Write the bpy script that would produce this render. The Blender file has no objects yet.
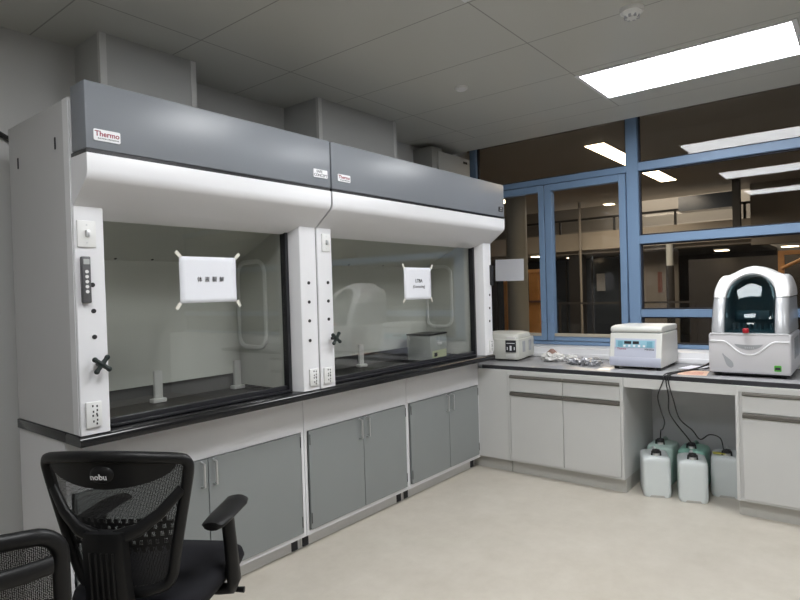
import bpy, bmesh, math, random
from mathutils import Vector, Matrix, noise
C = bpy.context.scene.collection
R = math.radians
PI = math.pi
random.seed(7)

# ------------------------------------------------------------------ materials
def mat(name, col, rough=0.5, metal=0.0, spec=0.5, var=0.0, vscale=6.0, bump=0.0, bscale=120.0, coat=0.0, sss=0.0, emit=None, estr=0.0):
    m = bpy.data.materials.new(name); m.use_nodes = True
    nt = m.node_tree; b = nt.nodes['Principled BSDF']
    b.inputs['Base Color'].default_value = (*col, 1)
    b.inputs['Roughness'].default_value = rough
    b.inputs['Metallic'].default_value = metal
    b.inputs['Specular IOR Level'].default_value = spec
    b.inputs['Coat Weight'].default_value = coat
    b.inputs['Coat Roughness'].default_value = 0.08
    if sss:
        b.inputs['Subsurface Weight'].default_value = sss
        b.inputs['Subsurface Radius'].default_value = (0.03, 0.03, 0.03)
    if emit:
        b.inputs['Emission Color'].default_value = (*emit, 1)
        b.inputs['Emission Strength'].default_value = estr
    if var or bump:
        tc = nt.nodes.new('ShaderNodeTexCoord')
    if var:
        n = nt.nodes.new('ShaderNodeTexNoise'); n.inputs['Scale'].default_value = vscale; n.inputs['Detail'].default_value = 5
        nt.links.new(tc.outputs['Object'], n.inputs['Vector'])
        mx = nt.nodes.new('ShaderNodeMix'); mx.data_type = 'RGBA'
        mx.inputs[6].default_value = tuple(max(0, c*(1-var)) for c in col) + (1,)
        mx.inputs[7].default_value = tuple(min(1, c*(1+var)) for c in col) + (1,)
        nt.links.new(n.outputs['Fac'], mx.inputs[0]); nt.links.new(mx.outputs[2], b.inputs['Base Color'])
    if bump:
        n2 = nt.nodes.new('ShaderNodeTexNoise'); n2.inputs['Scale'].default_value = bscale; n2.inputs['Detail'].default_value = 3
        nt.links.new(tc.outputs['Object'], n2.inputs['Vector'])
        bp = nt.nodes.new('ShaderNodeBump'); bp.inputs['Strength'].default_value = bump; bp.inputs['Distance'].default_value = 0.004
        nt.links.new(n2.outputs['Fac'], bp.inputs['Height']); nt.links.new(bp.outputs['Normal'], b.inputs['Normal'])
    return m

def glass(name, tint=(0.9, 0.93, 0.92), ior=1.5, rough=0.0):
    m = bpy.data.materials.new(name); m.use_nodes = True
    nt = m.node_tree; nt.nodes.clear()
    o = nt.nodes.new('ShaderNodeOutputMaterial'); mx = nt.nodes.new('ShaderNodeMixShader')
    ge = nt.nodes.new('ShaderNodeNewGeometry'); dt = nt.nodes.new('ShaderNodeVectorMath'); dt.operation = 'DOT_PRODUCT'
    nt.links.new(ge.outputs['Incoming'], dt.inputs[0]); nt.links.new(ge.outputs['Normal'], dt.inputs[1])
    def MM(op, a, b):
        n = nt.nodes.new('ShaderNodeMath'); n.operation = op
        for i, v in enumerate((a, b)):
            if v is None: continue
            if isinstance(v, (int, float)): n.inputs[i].default_value = v
            else: nt.links.new(v, n.inputs[i])
        return n
    r0 = ((ior-1)/(ior+1))**2
    f = MM('ADD', MM('MULTIPLY', MM('POWER', MM('SUBTRACT', 1.0, MM('ABSOLUTE', dt.outputs['Value'], None).outputs[0]).outputs[0], 5.0).outputs[0], 1-r0).outputs[0], r0)
    t = nt.nodes.new('ShaderNodeBsdfTransparent'); t.inputs['Color'].default_value = (*tint, 1)
    g = nt.nodes.new('ShaderNodeBsdfGlossy'); g.inputs['Roughness'].default_value = rough
    nt.links.new(f.outputs[0], mx.inputs[0]); nt.links.new(t.outputs[0], mx.inputs[1]); nt.links.new(g.outputs[0], mx.inputs[2])
    nt.links.new(mx.outputs[0], o.inputs[0])
    return m

def mesh_fabric(name, scale, hole, col=(0.006, 0.006, 0.0065)):
    """woven chair mesh: solid threads with see-through holes"""
    m = mat(name, col, 0.7)
    nt = m.node_tree; b = nt.nodes['Principled BSDF']; out = nt.nodes['Material Output']
    tc = nt.nodes.new('ShaderNodeTexCoord')
    v = nt.nodes.new('ShaderNodeTexVoronoi'); v.inputs['Scale'].default_value = scale; v.inputs['Randomness'].default_value = 0.3
    v.voronoi_dimensions = '2D'
    mp = nt.nodes.new('ShaderNodeMapping'); mp.inputs['Rotation'].default_value = (R(90), 0, 0)
    nt.links.new(tc.outputs['Object'], mp.inputs['Vector']); nt.links.new(mp.outputs[0], v.inputs['Vector'])
    th = nt.nodes.new('ShaderNodeMath'); th.operation = 'LESS_THAN'; th.inputs[1].default_value = hole
    nt.links.new(v.outputs['Distance'], th.inputs[0])
    tr = nt.nodes.new('ShaderNodeBsdfTransparent'); mx = nt.nodes.new('ShaderNodeMixShader')
    nt.links.new(th.outputs[0], mx.inputs[0]); nt.links.new(b.outputs[0], mx.inputs[1]); nt.links.new(tr.outputs[0], mx.inputs[2])
    nt.links.new(mx.outputs[0], out.inputs[0])
    return m

def emission(name, col, s):
    m = bpy.data.materials.new(name); m.use_nodes = True
    nt = m.node_tree; nt.nodes.clear()
    o = nt.nodes.new('ShaderNodeOutputMaterial'); e = nt.nodes.new('ShaderNodeEmission')
    e.inputs[0].default_value = (*col, 1); e.inputs[1].default_value = s
    nt.links.new(e.outputs[0], o.inputs[0])
    return m

def ceiling_mat():
    m = mat('ceiling_panels', (0.53, 0.53, 0.495), 0.36, spec=0.5)
    nt = m.node_tree; b = nt.nodes['Principled BSDF']; L = nt.links
    tc = nt.nodes.new('ShaderNodeNewGeometry'); sx = nt.nodes.new('ShaderNodeSeparateXYZ'); L.new(tc.outputs['Position'], sx.inputs[0])
    def M(op, a, bb):
        n = nt.nodes.new('ShaderNodeMath'); n.operation = op
        for i, v in enumerate((a, bb)):
            if v is None: continue
            if isinstance(v, (int, float)): n.inputs[i].default_value = v
            else: L.new(v, n.inputs[i])
        return n.outputs[0]
    def line(src, off, pitch, w):
        q = M('ABSOLUTE', M('SUBTRACT', M('FRACT', M('DIVIDE', M('SUBTRACT', src, off - pitch*40.5), pitch), None), 0.5), None)
        return M('LESS_THAN', q, w/pitch)
    lx = line(sx.outputs[0], 1.152, 0.598, 0.0035)
    lx = M('MULTIPLY', lx, M('LESS_THAN', sx.outputs[0], 4.2))
    l3 = M('LESS_THAN', M('ABSOLUTE', M('SUBTRACT', sx.outputs[0], 4.43), None), 0.003)
    ly = line(sx.outputs[1], 1.431, 1.24, 0.0035)
    ly = M('MULTIPLY', ly, M('LESS_THAN', sx.outputs[0], 4.43))
    a = M('MAXIMUM', M('MAXIMUM', lx, ly), l3)
    mx = nt.nodes.new('ShaderNodeMix'); mx.data_type = 'RGBA'
    mx.inputs[6].default_value = (0.53, 0.53, 0.495, 1); mx.inputs[7].default_value = (0.26, 0.26, 0.24, 1)
    L.new(a, mx.inputs[0]); L.new(mx.outputs[2], b.inputs['Base Color'])
    return m

def floor_mat():
    m = mat('vinyl_floor', (0.6, 0.56, 0.48), 0.32, spec=0.35)
    nt = m.node_tree; b = nt.nodes['Principled BSDF']; L = nt.links
    tc = nt.nodes.new('ShaderNodeTexCoord')
    n = nt.nodes.new('ShaderNodeTexNoise'); n.inputs['Scale'].default_value = 5; n.inputs['Detail'].default_value = 8; n.inputs['Roughness'].default_value = 0.7
    L.new(tc.outputs['Object'], n.inputs['Vector'])
    r = nt.nodes.new('ShaderNodeValToRGB'); L.new(n.outputs['Fac'], r.inputs[0])
    r.color_ramp.elements[0].position = 0.3; r.color_ramp.elements[0].color = (0.495, 0.455, 0.39, 1)
    r.color_ramp.elements[1].position = 0.72; r.color_ramp.elements[1].color = (0.58, 0.54, 0.475, 1)
    L.new(r.outputs[0], b.inputs['Base Color'])
    return m

M_ = {}
M_['white'] = mat('white_enamel', (0.74, 0.74, 0.76), 0.32, var=0.02)
M_['shell'] = mat('hood_side_enamel', (0.54, 0.54, 0.545), 0.42, var=0.02, bump=0.03)
M_['liner'] = mat('hood_liner', (0.64, 0.65, 0.61), 0.5, var=0.03)
M_['gasketwhite'] = mat('white_gasket', (0.86, 0.87, 0.85), 0.4)
M_['gapshade'] = mat('baffle_gap_shade', (0.10, 0.10, 0.10), 0.6)  # dark grey standing in for the shade below the baffle
M_['fascia'] = mat('grey_fascia', (0.21, 0.225, 0.25), 0.36, spec=0.5, var=0.02)
M_['greydoor'] = mat('grey_door_enamel', (0.235, 0.25, 0.25), 0.4, var=0.03, bump=0.02)
M_['black'] = mat('black_epoxy', (0.010, 0.010, 0.011), 0.16, spec=0.5, var=0.2)
M_['tray'] = mat('black_tray', (0.006, 0.006, 0.007), 0.35, spec=0.12)
M_['blackrail'] = mat('black_rail', (0.015, 0.015, 0.018), 0.3)
M_['dark'] = mat('dark_plastic', (0.02, 0.02, 0.022), 0.45)
M_['chairplastic'] = mat('chair_plastic', (0.007, 0.007, 0.0075), 0.42, spec=0.3, bump=0.04, bscale=300)
M_['chairfabric'] = mat('chair_fabric', (0.009, 0.009, 0.012), 0.85, spec=0.25, bump=0.2, bscale=500)
M_['mesh'] = mesh_fabric('chair_mesh', 240, 0.29)
M_['mesh2'] = mesh_fabric('chair_mesh_coarse', 230, 0.30)
M_['plate'] = mat('switch_plastic', (0.74, 0.74, 0.73), 0.35)
M_['ink'] = mat('ink', (0.02, 0.02, 0.025), 0.7)
M_['red_ink'] = mat('maroon_ink', (0.28, 0.01, 0.04), 0.6)
M_['paper'] = mat('paper', (0.78, 0.79, 0.84), 0.75, var=0.015)
M_['tape'] = mat('tape', (0.72, 0.70, 0.62), 0.4)
M_['badge'] = mat('badge_white', (0.80, 0.80, 0.82), 0.35)
M_['chrome'] = mat('brushed_metal', (0.62, 0.63, 0.64), 0.3, metal=0.9)
M_['alu'] = mat('aluminium_grip', (0.13, 0.12, 0.105), 0.38, metal=0.3)
M_['cab'] = mat('bench_laminate', (0.62, 0.62, 0.61), 0.42, var=0.02)
M_['kick'] = mat('kick_laminate', (0.50, 0.49, 0.46), 0.5)
M_['bench'] = mat('bench_top_grey', (0.34, 0.34, 0.35), 0.22, var=0.06, vscale=40)
M_['benchedge'] = mat('bench_edge', (0.03, 0.03, 0.035), 0.25)
M_['blue'] = mat('blue_frame', (0.185, 0.285, 0.44), 0.42, var=0.03)
M_['bluedark'] = mat('gasket', (0.015, 0.018, 0.03), 0.6)
M_['glass'] = glass('window_glass', (0.9, 0.9, 0.9), 1.36)
M_['sash'] = glass('sash_glass', (0.955, 0.96, 0.95), 1.75)
M_['wall'] = mat('wall_paint', (0.56, 0.56, 0.55), 0.6, var=0.015)
M_['sill'] = mat('white_sill', (0.80, 0.80, 0.82), 0.4)
M_['ceiling'] = ceiling_mat()
M_['floor'] = floor_mat()
M_['bulk'] = mat('bulkhead_board', (0.50, 0.505, 0.50), 0.5, var=0.02)
M_['roomwall'] = mat('grey_room_wall', (0.36, 0.36, 0.355), 0.6)
M_['strip'] = mat('corner_strip', (0.68, 0.68, 0.67), 0.45)
M_['lamp'] = emission('lamp_diffuser', (0.97, 0.985, 1.0), 13.0)
M_['warm'] = emission('warm_lamp', (1.0, 0.78, 0.5), 9.0)
M_['bath'] = mat('bath_enamel', (0.60, 0.60, 0.55), 0.4, var=0.03)
M_['centri'] = mat('centrifuge_cream', (0.68, 0.68, 0.645), 0.38)
M_['centriblue'] = mat('centrifuge_lavender', (0.52, 0.54, 0.64), 0.35)
M_['lcd'] = mat('display_strip', (0.32, 0.55, 0.66), 0.25)
M_['lcdkey'] = mat('display_key', (0.16, 0.36, 0.46), 0.3)
M_['ana'] = mat('analyser_white', (0.78, 0.77, 0.775), 0.3, coat=0.2)
M_['anagrey'] = mat('analyser_silver', (0.52, 0.53, 0.55), 0.3, metal=0.35)
M_['analow'] = mat('analyser_base', (0.62, 0.61, 0.63), 0.35)
M_['recess'] = mat('analyser_recess', (0.36, 0.37, 0.39), 0.35)
M_['visor'] = glass('tinted_visor', (0.42, 0.53, 0.56), 1.45)
M_['chamber'] = mat('chamber_teal', (0.24, 0.31, 0.33), 0.5)
M_['green'] = mat('green_sticker', (0.08, 0.42, 0.04), 0.5)
M_['knobgreen'] = mat('valve_green', (0.004, 0.013, 0.012), 0.4)
M_['red'] = mat('red_plastic', (0.40, 0.01, 0.02), 0.3)
M_['can'] = mat('natural_plastic', (0.70, 0.745, 0.75), 0.38, sss=0.25, var=0.02)
M_['cangreen'] = mat('green_liquid_plastic', (0.30, 0.56, 0.47), 0.35, sss=0.2, var=0.04)
M_['cantint'] = mat('pale_green_plastic', (0.53, 0.68, 0.63), 0.38, sss=0.2, var=0.04)
M_['tube'] = mat('black_hose', (0.01, 0.01, 0.012), 0.4)
M_['yellow'] = mat('yellow_tag', (0.55, 0.52, 0.10), 0.5)
M_['foil'] = mat('foil', (0.55, 0.55, 0.58), 0.32, metal=0.7, bump=0.5, bscale=60)
M_['film'] = mat('clear_film', (0.72, 0.71, 0.69), 0.25, bump=0.4, bscale=50)
M_['brown'] = mat('brown_wrap', (0.26, 0.15, 0.12), 0.6)
M_['peach'] = mat('peach_paper', (0.72, 0.50, 0.38), 0.7)
M_['inst'] = mat('instrument_grey', (0.40, 0.42, 0.41), 0.4, var=0.03)
M_['instlabel'] = mat('instrument_label', (0.62, 0.66, 0.42), 0.5)
M_['duct'] = mat('duct_grey', (0.33, 0.33, 0.31), 0.5)
M_['duct2'] = mat('unit_grey', (0.44, 0.44, 0.42), 0.5)
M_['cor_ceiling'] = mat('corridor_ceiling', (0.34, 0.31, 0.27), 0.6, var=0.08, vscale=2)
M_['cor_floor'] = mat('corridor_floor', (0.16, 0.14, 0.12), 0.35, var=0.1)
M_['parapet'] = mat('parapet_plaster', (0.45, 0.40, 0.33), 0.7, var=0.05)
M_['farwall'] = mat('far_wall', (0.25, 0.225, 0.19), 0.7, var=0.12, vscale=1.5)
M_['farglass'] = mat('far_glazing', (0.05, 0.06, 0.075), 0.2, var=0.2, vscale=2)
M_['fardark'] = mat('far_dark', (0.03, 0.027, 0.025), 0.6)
M_['farcol'] = mat('far_column', (0.5, 0.51, 0.48), 0.55)
M_['oak'] = mat('oak', (0.75, 0.38, 0.14), 0.5, var=0.25, vscale=9)
M_['poster'] = mat('poster_paper', (0.38, 0.39, 0.41), 0.6)
M_['beige'] = mat('weather_strip', (0.42, 0.38, 0.31), 0.6)

# ------------------------------------------------------------------ mesh helpers
ORG = {}
def org(o):
    while o is not None:
        if o.name in ORG: return ORG[o.name]
        o = o.parent
    return Vector((0, 0, 0))

class MB:
    def __init__(s): s.bm = bmesh.new()
    def box(s, x0, x1, y0, y1, z0, z1, bev=0.0, seg=2, mx=None):
        m = Matrix.Translation(((x0+x1)/2, (y0+y1)/2, (z0+z1)/2)) @ Matrix.Diagonal((abs(x1-x0), abs(y1-y0), abs(z1-z0), 1))
        r = bmesh.ops.create_cube(s.bm, size=1.0, matrix=m)
        vs = r['verts']
        if bev > 0:
            es = list({e for v in vs for e in v.link_edges})
            bb = bmesh.ops.bevel(s.bm, geom=es, offset=bev, segments=seg, profile=0.5, affect='EDGES', clamp_overlap=True)
            vs = list({v for f in bb['faces'] for v in f.verts} | {v for v in vs if v.is_valid})
        if mx is not None: bmesh.ops.transform(s.bm, matrix=mx, verts=vs)
        return s
    def prism(s, pts, axis, a, b, mx=None):
        def P(p, t):
            if axis == 'x': return (t, p[0], p[1])
            if axis == 'y': return (p[0], t, p[1])
            return (p[0], p[1], t)
        A = [s.bm.verts.new(P(p, a)) for p in pts]; B = [s.bm.verts.new(P(p, b)) for p in pts]
        n = len(pts)
        fs = [s.bm.faces.new(A), s.bm.faces.new(B[::-1])]
        for i in range(n):
            j = (i+1) % n
            fs.append(s.bm.faces.new((A[j], A[i], B[i], B[j])))
        bmesh.ops.recalc_face_normals(s.bm, faces=fs)
        if mx is not None: bmesh.ops.transform(s.bm, matrix=mx, verts=A+B)
        return s
    def ring(s, pts, r, up, n, closed, flat=1.0):
        """swept tube through pts; flat scales the section along 'up'"""
        N = len(pts); pts = [Vector(p) for p in pts]; rows = []
        for i in range(N):
            if closed: t = pts[(i+1) % N]-pts[i-1]
            else: t = pts[min(i+1, N-1)]-pts[max(i-1, 0)]
            t.normalize()
            u = up - t*up.dot(t)
            if u.length < 1e-4: u = t.orthogonal()
            u.normalize(); w = t.cross(u)
            rr = r[i] if isinstance(r, (list, tuple)) else r
            rows.append([s.bm.verts.new(pts[i]+u*(math.cos(a)*rr*flat)+w*(math.sin(a)*rr)) for a in [2*PI*k/n for k in range(n)]])
        fs = []
        for i in range(N if closed else N-1):
            A = rows[i]; B = rows[(i+1) % N]
            for k in range(n):
                fs.append(s.bm.faces.new((A[k], A[(k+1) % n], B[(k+1) % n], B[k])))
        if not closed:
            fs.append(s.bm.faces.new(rows[0][::-1])); fs.append(s.bm.faces.new(rows[-1]))
        bmesh.ops.recalc_face_normals(s.bm, faces=fs)
        return s
    def tube(s, pts, r, n=8, closed=False, up=(0, 0, 1), flat=1.0): return s.ring(pts, r, Vector(up), n, closed, flat)
    def cyl(s, p0, p1, r0, r1=None, n=20):
        p0 = Vector(p0); p1 = Vector(p1); r1 = r0 if r1 is None else r1
        t = (p1-p0).normalized(); u = t.orthogonal().normalized(); w = t.cross(u)
        A = [s.bm.verts.new(p0+(u*math.cos(2*PI*k/n)+w*math.sin(2*PI*k/n))*r0) for k in range(n)]
        B = [s.bm.verts.new(p1+(u*math.cos(2*PI*k/n)+w*math.sin(2*PI*k/n))*r1) for k in range(n)]
        fs = [s.bm.faces.new(A[::-1]), s.bm.faces.new(B)]
        for k in range(n): fs.append(s.bm.faces.new((A[k], A[(k+1) % n], B[(k+1) % n], B[k])))
        bmesh.ops.recalc_face_normals(s.bm, faces=fs)
        return s
    def sphere(s, c, r, sc=(1, 1, 1), u=16, v=10):
        bmesh.ops.create_uvsphere(s.bm, u_segments=u, v_segments=v, radius=r, matrix=Matrix.Translation(c) @ Matrix.Diagonal((*sc, 1)))
        return s
    def loft(s, rows, closed=True, caps=True):
        V = [[s.bm.verts.new(p) for p in row] for row in rows]; n = len(V[0]); fs = []
        for i in range(len(V)-1):
            for k in range(n if closed else n-1):
                fs.append(s.bm.faces.new((V[i][k], V[i][(k+1) % n], V[i+1][(k+1) % n], V[i+1][k])))
        if caps and closed:
            fs.append(s.bm.faces.new(V[0][::-1])); fs.append(s.bm.faces.new(V[-1]))
        bmesh.ops.recalc_face_normals(s.bm, faces=fs)
        return s
    def build(s, name, m, parent=None, angle=38, solid=0.0):
        me = bpy.data.meshes.new(name)
        if parent is None:
            vs = [v.co for v in s.bm.verts]
            lo = Vector((min(v.x for v in vs), min(v.y for v in vs), min(v.z for v in vs)))
            hi = Vector((max(v.x for v in vs), max(v.y for v in vs), max(v.z for v in vs)))
            o_ = Vector(((lo.x+hi.x)/2, (lo.y+hi.y)/2, lo.z))
        else: o_ = org(parent)
        bmesh.ops.translate(s.bm, vec=-o_, verts=s.bm.verts)
        s.bm.to_mesh(me); s.bm.free()
        me.materials.append(M_[m] if isinstance(m, str) else m)
        for p in me.polygons: p.use_smooth = True
        me.set_sharp_from_angle(angle=R(angle))
        ob = bpy.data.objects.new(name, me); C.objects.link(ob)
        if parent is None: ob.location = o_; ORG[ob.name] = o_
        else: ob.parent = parent
        if solid:
            md = ob.modifiers.new('thickness', 'SOLIDIFY'); md.thickness = solid; md.offset = 0
        return ob

def tag(o, label=None, cat=None, group=None, kind=None):
    if label: o['label'] = label
    if cat: o['category'] = cat
    if group: o['group'] = group
    if kind: o['kind'] = kind
    return o

def thing(name, label, cat, loc, group=None, rotz=0.0, local=False):
    o = bpy.data.objects.new(name, None); C.objects.link(o)
    o.empty_display_size = 0.1
    o.location = loc; o.rotation_euler = (0, 0, rotz)
    ORG[o.name] = Vector((0, 0, 0)) if local else Vector(loc)
    return tag(o, label, cat, group)

def struct(name, mb, m, parent=None, label=None, cat=None):
    o = mb.build(name, m, parent)
    if parent is None:
        o['kind'] = 'structure'
        if label: tag(o, label, cat)
    return o

def bx(*a, **k): return MB().box(*a, **k)

def lettering(txt, size, pos, right, up, m, parent, name='lettering', align='CENTER', bold=0.0, sx=1.0, extr=0.0004):
    cu = bpy.data.curves.new(name, 'FONT'); cu.body = txt; cu.size = size; cu.align_x = align; cu.align_y = 'CENTER'
    cu.extrude = extr; cu.offset = bold; cu.resolution_u = 3
    t = bpy.data.objects.new(name, cu); C.objects.link(t)
    bpy.context.view_layer.update()
    me = bpy.data.meshes.new_from_object(t.evaluated_get(bpy.context.evaluated_depsgraph_get()))
    bpy.data.objects.remove(t); bpy.data.curves.remove(cu)
    r = Vector(right).normalized(); u = Vector(up).normalized(); n = r.cross(u)
    mx = Matrix((r*sx, u, n)).transposed().to_4x4(); mx.translation = Vector(pos)-org(parent)
    me.transform(mx); me.materials.clear(); me.materials.append(M_[m])
    ob = bpy.data.objects.new(name, me); C.objects.link(ob); ob.parent = parent
    return ob

def rrect(x0, x1, z0, z1, r, n=6):
    pts = []
    for cx, cz, a0 in ((x1-r, z1-r, 0), (x0+r, z1-r, 90), (x0+r, z0+r, 180), (x1-r, z0+r, 270)):
        for k in range(n+1):
            a = R(a0+90*k/n); pts.append((cx+r*math.cos(a), cz+r*math.sin(a)))
    return pts

# ------------------------------------------------------------------ room shell
ZC = 2.77
struct('floor', bx(-2.6, 5.2, -3.6, 3.3, -0.1, 0.0), 'floor')
struct('ceiling', bx(-2.6, 4.82, -3.6, 3.3, ZC, ZC+0.06), 'ceiling')
struct('wall_back', bx(-2.6, 5.3, 3.23, 3.33, 0.0, 3.06), 'wall')
struct('wall_left', bx(-2.7, -2.6, -3.6, 3.33, 0.0, 3.06), 'roomwall')
struct('wall_front', bx(-2.6, 5.3, -3.7, -3.6, 0.0, 3.06), 'roomwall')
struct('wall_right', bx(5.06, 5.2, -3.6, 3.23, 0.0, 0.912), 'wall')
struct('trim_1', bx(4.82, 4.835, -3.6, 3.23, ZC+0.06, 3.02), 'wall')       # curtain pocket in front of the glazing
struct('trim_2', bx(4.82, 5.3, -3.6, 3.23, 3.02, 3.06), 'wall')
struct('trim_3', bx(4.82, 5.088, -3.6, 3.19, 0.0, 0.918, bev=0.004), 'sill')  # boxed ledge under the window
struct('baseboard_back', bx(-2.6, 0.94, 3.218, 3.23, 0.0, 0.08), 'kick')
for i, (xa, xb, yb) in enumerate(((1.36, 1.885, 2.945), (2.765, 3.59, 2.88))):
    b = struct('trim_%d' % (4+i), bx(xa, xb, yb, 3.23, 2.25, ZC), 'bulk')
    for xx, s in ((xa, 1), (xb, -1)):
        q = MB(); q.box(min(xx-0.003*s, xx+0.03*s), max(xx-0.003*s, xx+0.03*s), yb-0.004, yb+0.02, 2.25, ZC-0.001); q.build('corner_strip', 'strip', b)

# ------------------------------------------------------------------ window_1 : blue framed glazing along x = 5.09
W = bpy.data.objects.new('window_1', None); C.objects.link(W); W.location = (5.09, 0, 0.918); W['kind'] = 'structure'; ORG['window_1'] = Vector(W.location)
XF, XB = 5.09, 5.17
def wb(mb, y0, y1, z0, z1, xf=XF, xb=XB, bev=0.003): mb.box(xf, xb, y0, y1, z0, z1, bev=bev, seg=1)
f = MB()
Y0, YM, YL = -3.6, 1.505, 3.2
wb(f, YM, YM+0.095, 0.918, 3.02)                          # main mullion
wb(f, 3.065, 3.14, 0.918, 3.02)                           # mullion by the rear wall
wb(f, YM+0.095, 3.065, 2.397, 2.452)                      # transom over the casements
wb(f, Y0, YM, 2.395, 2.465)                               # transom over the fixed lights
wb(f, Y0, YM, 1.786, 1.856)
wb(f, Y0, YM, 1.174, 1.236)
wb(f, Y0, 3.19, 0.918, 0.95)
wb(f, Y0, 3.19, 2.96, 3.02)
wb(f, -1.2, -1.105, 0.918, 3.02)
f.build('frame', 'blue', W)
g = MB()
for (a, b_, c, d) in ((Y0, YM, 2.465, 2.96), (Y0, YM, 1.856, 2.395), (Y0, YM, 1.236, 1.786), (Y0, YM, 0.95, 1.174), (YM+0.095, 3.065, 2.452, 2.96)):
    t = 0.012
    g.box(5.12, 5.15, a, a+t, c, d); g.box(5.12, 5.15, b_-t, b_, c, d); g.box(5.12, 5.15, a+t, b_-t, c, c+t); g.box(5.12, 5.15, a+t, b_-t, d-t, d)
g.build('gasket', 'bluedark', W)
for (a, b_, c, d) in ((-1.105, YM, 2.465, 2.96), (-1.105, YM, 1.856, 2.395), (-1.105, YM, 1.236, 1.786), (-1.105, YM, 0.95, 1.174), (YM+0.095, 3.065, 2.452, 2.96),
                      (Y0, -1.2, 2.465, 2.96), (Y0, -1.2, 1.856, 2.395), (Y0, -1.2, 1.236, 1.786), (Y0, -1.2, 0.95, 1.174)):
    bx(5.13, 5.136, a, b_, c, d).build('pane', 'glass', W)
for (a, b_) in ((1.607, 2.338), (2.345, 3.06)):
    s = MB()
    wb(s, a, a+0.055, 0.955, 2.39, 5.075, 5.15); wb(s, b_-0.066, b_, 0.955, 2.39, 5.075, 5.15)
    wb(s, a+0.055, b_-0.066, 2.33, 2.39, 5.075, 5.15); wb(s, a+0.055, b_-0.066, 0.955, 0.995, 5.085, 5.15)
    so = s.build('casement', 'blue', W)
    q = MB(); q.box(5.08, 5.13, a+0.055, b_-0.066, 0.995, 1.02); q.build('weather_strip', 'beige', so)
    bx(5.128, 5.134, a+0.045, b_-0.056, 0.99, 2.34).build('pane', 'glass', so)
    k = MB(); yy = a+0.036 if a > 2 else b_-0.04
    k.box(5.062, 5.076, yy-0.012, yy+0.012, 1.12, 1.2, bev=0.004); k.build('handle', 'blue', so)

# ------------------------------------------------------------------ ceiling fittings
for i, (xa, ya) in enumerate(((3.617, 0.272), (1.75, 0.272), (-0.10, 0.272), (1.75, -2.3))):
    yb = ya+1.165
    lab = ('bright rectangular ceiling light panel nearest the blue window wall',
           'rectangular ceiling light panel above the middle of the room',
           'rectangular ceiling light panel farthest from the blue window wall',
           'single ceiling light panel far behind, away from the hoods')[i]
    t = thing('ceiling_light', lab, 'ceiling light', (xa+0.283, ya+0.58, ZC), 'recessed ceiling light panels')
    fr = MB(); z0, z1 = ZC-0.006, ZC-0.0005
    fr.box(xa-0.012, xa+0.012, ya, yb, z0, z1); fr.box(xa+0.554, xa+0.578, ya, yb, z0, z1)
    fr.box(xa+0.012, xa+0.554, ya, ya+0.024, z0, z1); fr.box(xa+0.012, xa+0.554, yb-0.024, yb, z0, z1)
    fr.build('frame', 'white', t)
    bx(xa+0.012, xa+0.554, ya+0.024, yb-0.024, ZC-0.004, ZC-0.0008).build('diffuser', 'lamp', t)
t = thing('smoke_detector', 'round white smoke detector on the ceiling beside the bright light panel', 'smoke detector', (2.93, 0.875, ZC))
MB().cyl((2.93, 0.875, ZC-0.02), (2.93, 0.875, ZC), 0.052, 0.056, 28).build('base', 'plate', t)
MB().cyl((2.93, 0.875, ZC-0.046), (2.93, 0.875, ZC-0.02), 0.03, 0.044, 28).build('sensing_head', 'plate', t)
sl = MB()
for k in range(8):
    a = 2*PI*k/8; sl.box(2.93+0.03*math.cos(a)-0.006, 2.93+0.03*math.cos(a)+0.006, 0.875+0.03*math.sin(a)-0.006, 0.875+0.03*math.sin(a)+0.006, ZC-0.047, ZC-0.036)
sl.build('vent_slots', 'recess', t)
t = thing('sprinkler_cover', 'small round white sprinkler cap on the ceiling above the right hood', 'sprinkler', (3.28, 2.07, ZC))
MB().cyl((3.28, 2.07, ZC-0.012), (3.28, 2.07, ZC), 0.04, 0.043, 28).build('rim', 'plate', t)
MB().cyl((3.28, 2.07, ZC-0.02), (3.28, 2.07, ZC-0.012), 0.03, 0.033, 28).build('cap', 'badge', t)

# ------------------------------------------------------------------ fume hoods
def socket(x0, x1, z0, z1, y, parent):
    p = MB().box(x0, x1, y-0.012, y, z0, z1, bev=0.004).build('socket_outlet', 'plate', parent)
    h = MB(); cx = (x0+x1)/2; hz = z1-z0
    for q in (0.3, 0.68):
        zc = z0+hz*q
        for dx, dz in ((-0.006, 0.016), (0.01, 0.014), (0.01, -0.002), (-0.004, -0.006), (0.008, -0.016)):
            h.box(cx+dx-0.0025, cx+dx+0.0025, y-0.0135, y-0.0115, zc+dz-0.004, zc+dz+0.004)
    h.build('socket_slots', 'ink', p)
def valve(x, z, y, parent):
    v = MB(); v.cyl((x, y, z), (x, y-0.03, z), 0.009)
    stem = v.build('valve_stem', 'dark', parent)
    k = MB(); yc = y-0.036
    k.sphere((x, yc, z), 0.014, (1, 0.7, 1))
    for i in range(4):
        a = PI/4+i*PI/2+0.12; d = Vector((math.cos(a), 0, math.sin(a)))
        k.tube([Vector((x, yc, z))+d*0.006, Vector((x, yc, z))+d*0.022, Vector((x, yc, z))+d*0.034], [0.010, 0.0085, 0.010], 8, up=(0, 1, 0))
        k.sphere(Vector((x, yc, z))+d*0.033, 0.0105, u=10, v=6)
    k.build('valve_knob', 'knobgreen', parent)
def holes(lst, y, parent):
    for (x, z) in lst:
        MB().cyl((x, y-0.003, z), (x, y+0.001, z), 0.009, n=16).build('port_plug', 'dark', parent)

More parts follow.
